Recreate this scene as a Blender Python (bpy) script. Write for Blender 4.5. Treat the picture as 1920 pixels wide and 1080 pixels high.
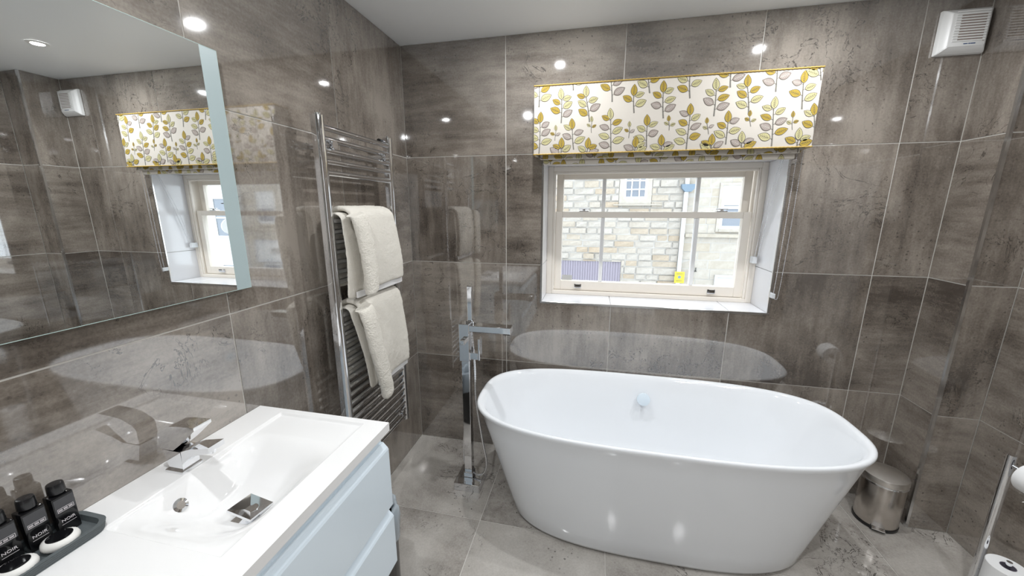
import bpy, bmesh, math, random
import numpy as np
from mathutils import Vector, Matrix, noise as mnoise
random.seed(7)
sc = bpy.context.scene
COL = sc.collection
for o in list(bpy.data.objects): bpy.data.objects.remove(o)

# ------------------------------------------------------------------ camera
FPX, PITCH, YAW = 698.67, .21298, .21368
CAM = np.array([1.09, -2.11, 1.528])
cp, sp, cy, sy = math.cos(PITCH), math.sin(PITCH), math.cos(YAW), math.sin(YAW)
FWD = np.array([-sy*cp, cy*cp, -sp]); RT = np.array([cy, sy, 0.]); UP = np.cross(RT, FWD)
cam = bpy.data.cameras.new('camera'); camo = bpy.data.objects.new('camera', cam); COL.objects.link(camo)
cam.sensor_width = 36; cam.lens = FPX/1920*36; cam.clip_start = .02; cam.clip_end = 200
camo.matrix_world = Matrix(((RT[0], UP[0], -FWD[0], CAM[0]), (RT[1], UP[1], -FWD[1], CAM[1]), (RT[2], UP[2], -FWD[2], CAM[2]), (0, 0, 0, 1)))
sc.camera = camo

def at(axis, val, px, py):
    """world point where the ray through a photo pixel meets the plane axis=val"""
    d = (px-960)/FPX*RT - (py-540)/FPX*UP + FWD
    t = (val-CAM[axis])/d[axis]
    return CAM + t*d

# ------------------------------------------------------------------ world, exposure
w = bpy.data.worlds.new('world'); sc.world = w; w.use_nodes = True
bg = w.node_tree.nodes['Background']; bg.inputs[0].default_value = (.86, .93, 1, 1); bg.inputs[1].default_value = 3.0
sc.view_settings.view_transform = 'Standard'; sc.view_settings.look = 'None'
sc.view_settings.gamma = 1; sc.view_settings.use_curve_mapping = False
sc.view_settings.exposure = 0.55
LAMP_W = 6.0

# ------------------------------------------------------------------ materials
def mat(name, col=(.8, .8, .8), rough=.5, metal=0, ior=1.5, bump=None, **kw):
    m = bpy.data.materials.new(name); m.use_nodes = True
    b = m.node_tree.nodes['Principled BSDF']
    b.inputs['Base Color'].default_value = (*col, 1); b.inputs['Roughness'].default_value = rough
    b.inputs['Metallic'].default_value = metal; b.inputs['IOR'].default_value = ior
    for k, v in kw.items(): b.inputs[k].default_value = v
    if bump:
        nt = m.node_tree; n = nt.nodes.new('ShaderNodeTexNoise'); n.inputs['Scale'].default_value = bump[0]; n.inputs['Detail'].default_value = 4
        tc = nt.nodes.new('ShaderNodeTexCoord'); nt.links.new(tc.outputs['Object'], n.inputs['Vector'])
        bp = nt.nodes.new('ShaderNodeBump'); bp.inputs['Strength'].default_value = bump[1]; bp.inputs['Distance'].default_value = bump[2]
        nt.links.new(n.outputs['Fac'], bp.inputs['Height']); nt.links.new(bp.outputs['Normal'], b.inputs['Normal'])
    return m

class NT:
    def __init__(s, m): s.t = m.node_tree; s.b = s.t.nodes['Principled BSDF']
    def n(s, typ, **kw):
        x = s.t.nodes.new('ShaderNode'+typ)
        for k, v in kw.items():
            if k in x.inputs: x.inputs[k].default_value = v
            else: setattr(x, k, v)
        return x
    def l(s, a, b): s.t.links.new(a, b)
    def math(s, op, a, b=None, c=None):
        x = s.t.nodes.new('ShaderNodeMath'); x.operation = op
        for i, v in enumerate((a, b, c)):
            if v is None: continue
            if isinstance(v, (int, float)): x.inputs[i].default_value = v
            else: s.l(v, x.inputs[i])
        return x.outputs[0]
    def ramp(s, f, pts):
        x = s.t.nodes.new('ShaderNodeValToRGB'); e = x.color_ramp.elements
        while len(e) < len(pts): e.new(.5)
        for i, (p, c) in enumerate(pts): e[i].position = p; e[i].color = (*c, 1) if len(c) == 3 else c
        s.l(f, x.inputs[0]); return x.outputs[0]
    def vmul(s, v, k):
        x = s.t.nodes.new('ShaderNodeVectorMath'); x.operation = 'MULTIPLY'; s.l(v, x.inputs[0]); x.inputs[1].default_value = k; return x.outputs[0]

def tile_mat(name, dark, mid, light, rough, ior):
    m = mat(name, mid, rough, 0, ior); t = NT(m)
    tc = t.n('TexCoord'); oi = t.n('ObjectInfo')
    off = t.n('CombineXYZ')
    for i, k in enumerate((37., 91., 53.)): t.l(t.math('MULTIPLY', oi.outputs['Random'], k), off.inputs[i])
    va = t.n('VectorMath', operation='ADD'); t.l(tc.outputs['Object'], va.inputs[0]); t.l(off.outputs[0], va.inputs[1]); co = va.outputs[0]
    sA = t.vmul(co, (1.2, 1.2, 7)); sB = t.vmul(co, (6, 6, 1.2))
    mx = t.n('Mix', data_type='VECTOR'); t.l(t.math('GREATER_THAN', t.math('FRACT', t.math('MULTIPLY', oi.outputs['Random'], 7.3)), .6), mx.inputs[0])
    t.l(sA, mx.inputs[4]); t.l(sB, mx.inputs[5])
    n1 = t.n('TexNoise', Scale=2.4, Detail=6, Roughness=.55); t.l(co, n1.inputs['Vector'])
    n2 = t.n('TexNoise', Scale=2.2, Detail=9, Roughness=.72); t.l(mx.outputs[1], n2.inputs['Vector'])
    n3 = t.n('TexNoise', Scale=130, Detail=3, Roughness=.6); t.l(co, n3.inputs['Vector'])
    f = t.math('ADD', t.math('MULTIPLY', n1.outputs[0], .5), t.math('MULTIPLY', n2.outputs[0], .42))
    f = t.math('ADD', f, t.math('MULTIPLY', n3.outputs[0], .16))
    f = t.math('ADD', f, t.math('MULTIPLY', oi.outputs['Random'], .05))
    base = t.ramp(f, [(.44, dark), (.55, mid), (.68, light)])
    # pits
    vo = t.n('TexVoronoi', Scale=38); t.l(co, vo.inputs['Vector'])
    n4 = t.n('TexNoise', Scale=3.1, Detail=3); va2 = t.n('VectorMath', operation='ADD'); t.l(co, va2.inputs[0]); va2.inputs[1].default_value = (5, 9, 3); t.l(va2.outputs[0], n4.inputs['Vector'])
    pit = t.math('MULTIPLY', t.math('LESS_THAN', vo.outputs['Distance'], t.math('MULTIPLY', t.math('SUBTRACT', n3.outputs[0], .25), .55)), t.ramp(n4.outputs[0], [(.47, (0, 0, 0)), (.60, (1, 1, 1))]))
    # scribbled dark veins
    n5 = t.n('TexNoise', Scale=5.5, Detail=5, Roughness=.62, Distortion=1.2); t.l(co, n5.inputs['Vector'])
    n6 = t.n('TexNoise', Scale=2.7, Detail=1); va3 = t.n('VectorMath', operation='ADD'); t.l(co, va3.inputs[0]); va3.inputs[1].default_value = (15, 2, 8); t.l(va3.outputs[0], n6.inputs['Vector'])
    vein = t.math('MULTIPLY', t.math('LESS_THAN', t.math('ABSOLUTE', t.math('SUBTRACT', n5.outputs[0], .5)), .006), t.ramp(n6.outputs[0], [(.53, (0, 0, 0)), (.60, (1, 1, 1))]))
    dk = t.math('MINIMUM', t.math('ADD', t.math('MULTIPLY', pit, .65), t.math('MULTIPLY', vein, .7)), .75)
    mm = t.n('Mix', data_type='RGBA'); t.l(dk, mm.inputs[0]); t.l(base, mm.inputs[6]); mm.inputs[7].default_value = (.025, .021, .018, 1)
    t.l(mm.outputs[2], t.b.inputs['Base Color'])
    return m

M = {}
M['tile'] = tile_mat('wall_tile_stone', (.066, .053, .044), (.168, .142, .119), (.32, .281, .241), .04, 2.7)
M['floor_tile'] = tile_mat('floor_tile_stone', (.29, .265, .24), (.46, .43, .395), (.60, .57, .53), .07, 1.8)
M['grout'] = mat('grout', (.66, .64, .60), .8)
M['ceiling'] = mat('ceiling_paint', (.86, .88, .89), .45)
M['reveal'] = mat('pale_reveal_tile', (.72, .72, .74), .12, 0, 1.6)
M['chrome'] = mat('chrome', (.86, .87, .89), .05, 1)
M['brushed'] = mat('brushed_steel', (.62, .58, .54), .24, 1)
M['lid_steel_lit'] = mat('spun_steel_painted_lit', (.78, .75, .71), .36, 1)  # steel colour lightened so the bin lid seems to catch the light
M['trim'] = mat('polished_trim', (.75, .76, .77), .16, 1)
M['acrylic'] = mat('white_acrylic', (.85, .87, .895), .045, 0, 1.5)
M['ceramic'] = mat('white_ceramic', (.86, .855, .85), .08, 0, 1.5)
M['gloss_white'] = mat('gloss_white_lacquer', (.76, .855, .93), .09, 0, 1.5)
M['cream_paint'] = mat('cream_window_paint', (.82, .765, .69), .35)
M['white_paint'] = mat('white_paint', (.82, .82, .82), .4)
M['white_plastic'] = mat('white_plastic', (.78, .78, .77), .35)
M['black'] = mat('black_plastic', (.012, .012, .013), .25)
M['black_gloss'] = mat('black_gloss', (.006, .006, .007), .08)
M['dark_gap'] = mat('dark_gap', (.02, .02, .02), .7)
M['fabric'] = mat('cream_linen', (.57, .53, .475), .85, bump=(500, .25, .001))
M['gold'] = mat('gold_cord', (.45, .30, .07), .6)
M['lf_yellow'] = mat('leaf_ochre', (.40, .28, .035), .8)
M['lf_pale'] = mat('leaf_pale_olive', (.50, .46, .24), .8)
M['lf_mauve'] = mat('leaf_taupe', (.30, .25, .225), .8)
M['lf_line'] = mat('leaf_outline', (.10, .085, .065), .8)
M['lf_stem'] = mat('stem_grey', (.17, .16, .14), .8)
M['mirror'] = mat('mirror_silver', (.93, .95, .95), .0, 1)
M['frost'] = mat('frosted_glass_band', (.38, .465, .475), .35, 0, 1.5)
M['glass_edge'] = mat('glass_edge', (.45, .58, .55), .1)
M['towel'] = mat('cream_terry', (.84, .80, .72), .95, bump=(420, 1.0, .004))
M['towel_band'] = mat('towel_woven_band', (.76, .75, .745), .8)
M['slate'] = mat('grey_slate_tray', (.10, .115, .12), .45, bump=(90, .3, .002))
M['soap'] = mat('pleated_soap_paper', (.80, .79, .76), .6)
M['label_grey'] = mat('bottle_grey_panel', (.05, .05, .055), .2)
M['print_white'] = mat('printed_white', (.72, .68, .70), .6)
M['paper'] = mat('toilet_paper', (.83, .83, .83), .9)
M['bag'] = mat('clear_bag', (.60, .68, .74), .2, 0, 1.4, Alpha=.55)
M['blue_print'] = mat('blue_print', (.02, .06, .18), .6)
M['lens'] = mat('lamp_lens', (.9, .9, .9), .3); M['lens'].node_tree.nodes['Principled BSDF'].inputs['Emission Color'].default_value = (1, .98, .95, 1); M['lens'].node_tree.nodes['Principled BSDF'].inputs['Emission Strength'].default_value = 60
M['bead'] = mat('clear_beads', (.75, .76, .80), .08, .6)
M['clear_plastic'] = mat('clear_plastic', (.8, .82, .84), .1, 0, 1.45, Alpha=.7)
def glass_mat():
    m = bpy.data.materials.new('window_glass'); m.use_nodes = True; nt = m.node_tree; nt.nodes.clear()
    o = nt.nodes.new('ShaderNodeOutputMaterial'); mx = nt.nodes.new('ShaderNodeMixShader'); tr = nt.nodes.new('ShaderNodeBsdfTransparent'); gl = nt.nodes.new('ShaderNodeBsdfGlossy')
    fr = nt.nodes.new('ShaderNodeFresnel'); ge = nt.nodes.new('ShaderNodeNewGeometry'); mr = nt.nodes.new('ShaderNodeMapRange'); mr.inputs[3].default_value = 1.45; mr.inputs[4].default_value = 1/1.45; nt.links.new(ge.outputs['Backfacing'], mr.inputs[0]); nt.links.new(mr.outputs[0], fr.inputs[0]); gl.inputs['Roughness'].default_value = 0; tr.inputs[0].default_value = (.97, .98, .98, 1)
    nt.links.new(fr.outputs[0], mx.inputs[0]); nt.links.new(tr.outputs[0], mx.inputs[1]); nt.links.new(gl.outputs[0], mx.inputs[2]); nt.links.new(mx.outputs[0], o.inputs[0]); return m
M['glass'] = glass_mat()
def stone_mat(name, a, b, c, rough_bump):
    m = mat(name, a, .9); t = NT(m); oi = t.n('ObjectInfo'); tc = t.n('TexCoord')
    n = t.n('TexNoise', Scale=9, Detail=6, Roughness=.65); t.l(tc.outputs['Object'], n.inputs['Vector'])
    base = t.ramp(oi.outputs['Random'], [(0, a), (.55, a), (.8, b), (1, c)])
    mm = t.n('Mix', data_type='RGBA', blend_type='MULTIPLY'); mm.inputs[0].default_value = .55
    t.l(base, mm.inputs[6]); t.l(t.ramp(n.outputs[0], [(.3, (.7, .66, .6)), (.6, (1, 1, 1))]), mm.inputs[7]); t.l(mm.outputs[2], t.b.inputs['Base Color'])
    bp = t.n('Bump', Strength=rough_bump, Distance=.03); t.l(n.outputs[0], bp.inputs['Height']); t.l(bp.outputs[0], t.b.inputs['Normal'])
    return m
M['stone'] = stone_mat('rough_sandstone', (.36, .335, .30), (.35, .31, .255), (.34, .28, .21), .9)
M['ashlar'] = stone_mat('smooth_sandstone', (.37, .345, .305), (.36, .33, .28), (.35, .315, .26), .2)
M['mortar'] = mat('mortar', (.36, .345, .32), .95)
M['dull_glass'] = mat('reflecting_pane', (.16, .18, .21), .08, 0, 1.5)
M['asphalt'] = mat('pale_paving', (.36, .36, .36), .9)
M['grey_sign'] = mat('sign_grey', (.42, .43, .45), .5)
M['sign_white'] = mat('sign_white', (.5, .5, .49), .5)
M['shutter'] = mat('dark_shutter', (.21, .19, .23), .6)
M['pipe'] = mat('pale_downpipe', (.5, .5, .49), .5)
M['hopper'] = mat('slate_blue_hopper', (.12, .17, .22), .5)
M['yellow'] = mat('yellow_plaque', (.80, .58, .02), .5)
M['iron'] = mat('black_iron', (.03, .03, .03), .5)

# ------------------------------------------------------------------ mesh helpers
WLOC = {}
def mk(name, bm, material, parent=None, smooth=False, auto=None):
    bmesh.ops.recalc_face_normals(bm, faces=bm.faces[:])
    co = [v.co for v in bm.verts]
    lo = Vector([min(c[i] for c in co) for i in range(3)]); hi = Vector([max(c[i] for c in co) for i in range(3)])
    c = (lo+hi)/2
    for v in bm.verts: v.co -= c
    me = bpy.data.meshes.new(name); bm.to_mesh(me); bm.free()
    mats = material if isinstance(material, (list, tuple)) else [material]
    for mm in mats: me.materials.append(M[mm])
    if smooth:
        for p in me.polygons: p.use_smooth = True
        if auto: me.set_sharp_from_angle(angle=math.radians(auto))
    o = bpy.data.objects.new(name, me); COL.objects.link(o)
    place(o, c, parent)
    return o
def place(o, c, parent):
    if parent is not None:
        o.parent = parent; o.location = Vector(c)-WLOC[parent.name]
    else: o.location = c
    WLOC[o.name] = Vector(c)
def thing(name, loc, label=None, cat=None, group=None, kind=None):
    o = bpy.data.objects.new(name, None); COL.objects.link(o); o.location = loc; o.empty_display_size = .05
    WLOC[o.name] = Vector(loc); tag(o, label, cat, group, kind); return o
def tag(o, label=None, cat=None, group=None, kind=None):
    if label: o['label'] = label
    if cat: o['category'] = cat
    if group: o['group'] = group
    if kind: o['kind'] = kind
    return o
def box(bm, x0, x1, y0, y1, z0, z1, mi=0):
    v = [bm.verts.new(p) for p in ((x0, y0, z0), (x1, y0, z0), (x1, y1, z0), (x0, y1, z0), (x0, y0, z1), (x1, y0, z1), (x1, y1, z1), (x0, y1, z1))]
    fs = [bm.faces.new([v[i] for i in f]) for f in ((0, 3, 2, 1), (4, 5, 6, 7), (0, 1, 5, 4), (1, 2, 6, 5), (2, 3, 7, 6), (3, 0, 4, 7))]
    for f in fs: f.material_index = mi
    return v
def bx(*a, bev=0, seg=2):
    bm = bmesh.new(); box(bm, *a)
    if bev: bmesh.ops.bevel(bm, geom=bm.edges[:], offset=bev, segments=seg, profile=.6, affect='EDGES')
    return bm
def bxs(*boxes):
    bm = bmesh.new()
    for b in boxes: box(bm, *b)
    return bm
def loft(bm, rings, cap0=True, cap1=True, closed=True):
    R = [[bm.verts.new(p) for p in r] for r in rings]
    n = len(R[0])
    for a, b in zip(R[:-1], R[1:]):
        for i in range(n if closed else n-1):
            j = (i+1) % n; bm.faces.new((a[i], a[j], b[j], b[i]))
    if cap0: bm.faces.new(R[0][::-1])
    if cap1: bm.faces.new(R[-1])
    return R
def lathe(cx, cy, prof, n=32, cap0=True, cap1=True, axis='z'):
    bm = bmesh.new(); rings = []
    for r, z in prof:
        rr = []
        for i in range(n):
            a = 2*math.pi*i/n; rr.append((cx+r*math.cos(a), cy+r*math.sin(a), z))
        rings.append(rr)
    loft(bm, rings, cap0, cap1); return bm
def cyl(p0, p1, r, n=20, r1=None):
    bm = bmesh.new(); tube(bm, [p0, p1], r, n, r1=r1); return bm
def tube(bm, pts, r, n=12, r1=None, cap=True, radii=None):
    pts = [Vector(p) for p in pts]; rings = []; prev = None
    for i, p in enumerate(pts):
        d = (pts[min(i+1, len(pts)-1)]-pts[max(i-1, 0)]).normalized()
        if prev is None:
            a = Vector((0, 0, 1)) if abs(d.z) < .9 else Vector((1, 0, 0)); u = d.cross(a).normalized()
        else: u = (prev-d*prev.dot(d)).normalized()
        prev = u; v = d.cross(u)
        rr = radii[i] if radii else (r if r1 is None else r+(r1-r)*i/(len(pts)-1))
        rings.append([p+(u*math.cos(2*math.pi*k/n)+v*math.sin(2*math.pi*k/n))*rr for k in range(n)])
    loft(bm, rings, cap, cap)
def bez(P, n=24):
    """Catmull-Rom through points"""
    P = [Vector(p) for p in P]; P = [P[0]*2-P[1]]+P+[P[-1]*2-P[-2]]; out = []
    for i in range(1, len(P)-2):
        for k in range(n):
            t = k/n; a, b, c, d = P[i-1:i+3]
            out.append(.5*((2*b)+(c-a)*t+(2*a-5*b+4*c-d)*t*t+(3*b-a-3*c+d)*t**3))
    out.append(P[-2]); return out
def text_bm(s, size, M4, extrude=.0006, align='CENTER'):
    cu = bpy.data.curves.new('t', 'FONT'); cu.body = s; cu.size = size; cu.extrude = extrude; cu.align_x = align; cu.align_y = 'CENTER'; cu.resolution_u = 3
    o = bpy.data.objects.new('t', cu); COL.objects.link(o); dg = bpy.context.evaluated_depsgraph_get(); dg.update()
    me = bpy.data.meshes.new_from_object(o.evaluated_get(dg)); bm = bmesh.new(); bm.from_mesh(me); bm.transform(M4)
    bpy.data.objects.remove(o); bpy.data.curves.remove(cu); bpy.data.meshes.remove(me); return bm
def basis(origin, ex, ey):
    ex = Vector(ex).normalized(); ey = Vector(ey).normalized(); ez = ex.cross(ey)
    return Matrix(((ex.x, ey.x, ez.x, origin[0]), (ex.y, ey.y, ez.y, origin[1]), (ex.z, ey.z, ez.z, origin[2]), (0, 0, 0, 1)))

# ------------------------------------------------------------------ room shell
H = 2.4; XR = 2.812; XB = 2.645; YB = -.2; YR = -3.4
WX0, WX1, WZ0, WZ1, WD = .81, 1.99, .99, 1.765, .21      # window opening, reveal depth
JW = .0045; GD = .0025; TT = .006
ROWS = [0, .6, 1.205, 1.812, H]

def struct(name, bm, m, parent=None, **kw):
    o = mk(name, bm, m, parent, **kw)
    if parent is None: o['kind'] = 'structure'
    return o
def cut(rects, hole):
    out = []
    for (a0, a1, b0, b1) in rects:
        h0, h1, k0, k1 = hole
        if h0 >= a1 or h1 <= a0 or k0 >= b1 or k1 <= b0: out.append((a0, a1, b0, b1)); continue
        if a0 < h0: out.append((a0, h0, b0, b1))
        if h1 < a1: out.append((h1, a1, b0, b1))
        m0, m1 = max(a0, h0), min(a1, h1)
        if b0 < k0: out.append((m0, m1, b0, k0))
        if k1 < b1: out.append((m0, m1, k1, b1))
    return out
MESHCACHE = {}
def tiles(parent, us, vs, fn, m='tile', hole=None, name='tile'):
    """fn(u0,u1,v0,v1) -> box args; each tile an object"""
    for i in range(len(us)-1):
        for j in range(len(vs)-1):
            r = [(min(us[i], us[i+1])+JW/2, max(us[i], us[i+1])-JW/2, vs[j]+JW/2, vs[j+1]-JW/2)]
            if hole: r = cut(r, hole)
            if not r: continue
            key = None
            if len(r) == 1:
                b = fn(*r[0]); c = Vector(((b[0]+b[1])/2, (b[2]+b[3])/2, (b[4]+b[5])/2))
                key = (m,)+tuple(round(b[2*k+1]-b[2*k], 4) for k in range(3))
                if key in MESHCACHE:
                    o = bpy.data.objects.new(name, MESHCACHE[key]); COL.objects.link(o); place(o, c, parent); continue
            bm = bmesh.new()
            for q in r: box(bm, *fn(*q))
            bmesh.ops.remove_doubles(bm, verts=bm.verts[:], dist=1e-5)
            o = mk(name, bm, m, parent)
            if key: MESHCACHE[key] = o.data

# floor
fl = struct('floor', bx(-.1, XR+.1, YR-.1, .35, -.1, -GD), 'grout')
UX = [0, .6, 1.205, 1.812, 2.42, XR]
VY = [YR, -3.02, -2.415, -1.81, -1.208, -.604, 0]
def fbox(a, b, c, d): return (a, b, c, d, -TT-.002, 0)
tiles(fl, UX, VY, fbox, 'floor_tile', hole=(XB, XR+.1, YB, .1))
# left wall
wl = struct('wall_left', bx(-.1, -GD, YR-.1, .35, -.02, H+.05), 'grout')
VL = [YR, -3.02, -2.415, -1.81, -1.208, -.602, 0]
tiles(wl, VL, ROWS, lambda a, b, c, d: (-TT-.002, 0, a, b, c, d))
# back wall around the window opening
T = .012
bm = bmesh.new()
for q in cut([(-.1, XR+.1, -.02, H+.05)], (WX0-.006, WX1+.006, WZ0-.006, WZ1+.006)): box(bm, q[0], q[1], GD, .36, q[2], q[3])
wb = struct('wall_back', bm, 'grout')
UB = [0, .598, 1.203, 1.812, 2.42, XB]
tiles(wb, UB, ROWS, lambda a, b, c, d: (a, b, 0, TT+.002, c, d), hole=(WX0-.004, WX1+.004, WZ0-.004, WZ1+.004))
# boxed-in corner
wx = struct('wall_boxing', bx(XB+GD, XR+.1, YB+GD, .01, -.02, H+.05), 'grout')
tiles(wx, [YB+.006, 0], ROWS, lambda a, b, c, d: (XB, XB+TT, a, b, c, d))
tiles(wx, [XB+.006, XR], ROWS, lambda a, b, c, d: (a, b, YB, YB+TT, c, d))
struct('trim_1', bxs((XB-.003, XB+.009, YB-.003, YB+.009, 0, H)), 'trim')
# right wall, rear wall
wr = struct('wall_right', bx(XR+GD, XR+.1, YR-.1, YB, -.02, H+.05), 'grout')
tiles(wr, [YR, -3.2, -2.6, -2.0, -1.4, -.8, YB], ROWS, lambda a, b, c, d: (XR, XR+TT+.002, a, b, c, d))
we = struct('wall_rear', bx(-.1, XR+.1, YR-.1, YR-GD, -.02, H+.05), 'grout')
tiles(we, [0, .6, 1.2, 1.8, 2.4, XR], ROWS, lambda a, b, c, d: (a, b, YR-TT-.002, YR, c, d), hole=(1.2, 2.0, -.1, 2.03))
dr = thing('door_1', (1.6, YR, 0), kind='structure')
mk('door_leaf', bx(1.24, 1.96, YR-.03, YR+.01, .005, 2.0, bev=.003), 'white_paint', dr)
mk('door_frame', bxs((1.2, 1.238, YR-.04, YR+.02, 0, 2.03), (1.962, 2.0, YR-.04, YR+.02, 0, 2.03), (1.238, 1.962, YR-.04, YR+.02, 2.002, 2.03)), 'white_paint', dr)
mk('door_handle', cyl((1.3, YR+.055, 1.0), (1.42, YR+.055, 1.0), .009), 'chrome', dr, smooth=True, auto=40)
mk('handle_rose', cyl((1.31, YR+.01, 1.0), (1.31, YR+.055, 1.0), .012), 'chrome', dr, smooth=True, auto=40)
# ceiling
struct('ceiling', bx(-.1, XR+.1, YR-.1, .35, H, H+.1), 'ceiling')

# ------------------------------------------------------------------ window reveal and sash window
rv = thing('trim_2', (1.4, .1, WZ0), kind='structure')
def rtile(*b): mk('tile', bx(*b, bev=.001, seg=1), 'reveal', rv)
for a, b in ((WX0, 1.2), (1.203, 1.812), (1.815, WX1)): rtile(a, b, .004, WD+.05, WZ0-.008, WZ0)
for x0, x1 in ((WX0-.008, WX0), (WX1, WX1+.008)):
    for c, d in ((WZ0, 1.203), (1.206, WZ1)): rtile(x0, x1, .004, WD+.05, c, d)
rtile(WX0, WX1, .004, WD+.05, WZ1, WZ1+.008)
e = .011
for b in ((WX0-e, WX1+e, -.003, .006, WZ0-e, WZ0), (WX0-e, WX0, -.003, .006, WZ0, WZ1), (WX1, WX1+e, -.003, .006, WZ0, WZ1)):
    mk('edge_strip', bx(*b, bev=.001, seg=1), 'trim', rv)

wn = thing('window_1', (1.4, WD, WZ0), kind='structure')
YF = WD
fr_ = [(WX0, WX0+.032, YF, YF+.13, WZ0, WZ1), (WX1-.032, WX1, YF, YF+.13, WZ0, WZ1), (WX0+.032, WX1-.032, YF, YF+.13, WZ1-.03, WZ1), (WX0+.032, WX1-.032, YF, YF+.14, WZ0, WZ0+.024)]
for b in fr_: mk('frame', bx(*b, bev=.003), 'cream_paint', wn)
for b in ((WX0+.032, WX0+.046, YF+.004, YF+.02, WZ0+.024, WZ1-.03), (WX1-.046, WX1-.032, YF+.004, YF+.02, WZ0+.024, WZ1-.03), (WX0+.046, WX1-.046, YF+.004, YF+.02, WZ1-.044, WZ1-.03)):
    mk('bead', bx(*b, bev=.004), 'cream_paint', wn)
def sash(name, y0, z0, z1, rb, rtp, sx0, sx1, st, mun):
    s = thing(name, ((sx0+sx1)/2, y0, z0)); s.parent = wn; s.location = Vector(s.location)-WLOC[wn.name]; WLOC[s.name] = Vector(((sx0+sx1)/2, y0, z0))
    y1 = y0+.042
    for b in ((sx0, sx0+st, y0, y1, z0, z1), (sx1-st, sx1, y0, y1, z0, z1)): mk('stile', bx(*b, bev=.003), 'cream_paint', s)
    mk('rail', bx(sx0+st, sx1-st, y0, y1, z0, z0+rb, bev=.003), 'cream_paint', s); mk('rail', bx(sx0+st, sx1-st, y0, y1, z1-rtp, z1, bev=.003), 'cream_paint', s)
    xs = [sx0+st]+mun+[sx1-st]
    for m_ in mun: mk('glazing_bar', bx(m_-.011, m_+.011, y0+.003, y1-.003, z0+rb, z1-rtp, bev=.004), 'white_paint', s)
    for a, b in zip(xs[:-1], xs[1:]): mk('pane', bx(a, b, y0+.019, y0+.023, z0+rb, z1-rtp), 'glass', s)
    return s
MU = [at(1, YF+.03, 1126, 500)[0], at(1, YF+.03, 1298, 500)[0]]
s1 = sash('lower_sash', YF+.022, WZ0+.026, 1.503, .058, .036, WX0+.046, WX1-.046, .042, MU)
s2 = sash('upper_sash', YF+.07, 1.467, WZ1-.03, .036, .04, WX0+.046, WX1-.046, .042, MU)
for px in (1095, 1354):
    x = at(1, YF+.03, px, 393)[0]; f = thing('sash_fastener', (x, YF+.04, 1.503)); f.parent = wn; f.location = Vector((x, YF+.04, 1.503))-WLOC[wn.name]; WLOC[f.name] = Vector((x, YF+.04, 1.503))
    mk('fastener_base', bx(x-.028, x+.028, YF+.024, YF+.06, 1.503, 1.509, bev=.002), 'chrome', f)
    mk('fastener_lever', bx(x-.03, x+.034, YF+.03, YF+.042, 1.515, 1.522, bev=.003), 'chrome', f)
    mk('fastener_pivot', cyl((x, YF+.038, 1.509), (x, YF+.038, 1.519), .011), 'chrome', f, smooth=True, auto=40)
for px, py in ((1083, 533), (1333, 545)):
    x = at(1, YF+.02, px, py)[0]; z = WZ0+.055
    bm = bx(x-.022, x+.022, YF+.016, YF+.022, z-.014, z+.012, bev=.002); box(bm, x-.014, x+.014, YF-.004, YF+.016, z+.006, z+.011); box(bm, x-.014, x+.014, YF-.004, YF, z-.006, z+.011)
    mk('sash_lift', bm, 'chrome', wn)
x = at(1, YF+.04, 1063, 519)[0]
mk('sticker', bx(x-.032, x+.032, YF+.0395, YF+.0405, WZ0+.086, WZ0+.118), 'sign_white', wn)

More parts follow.
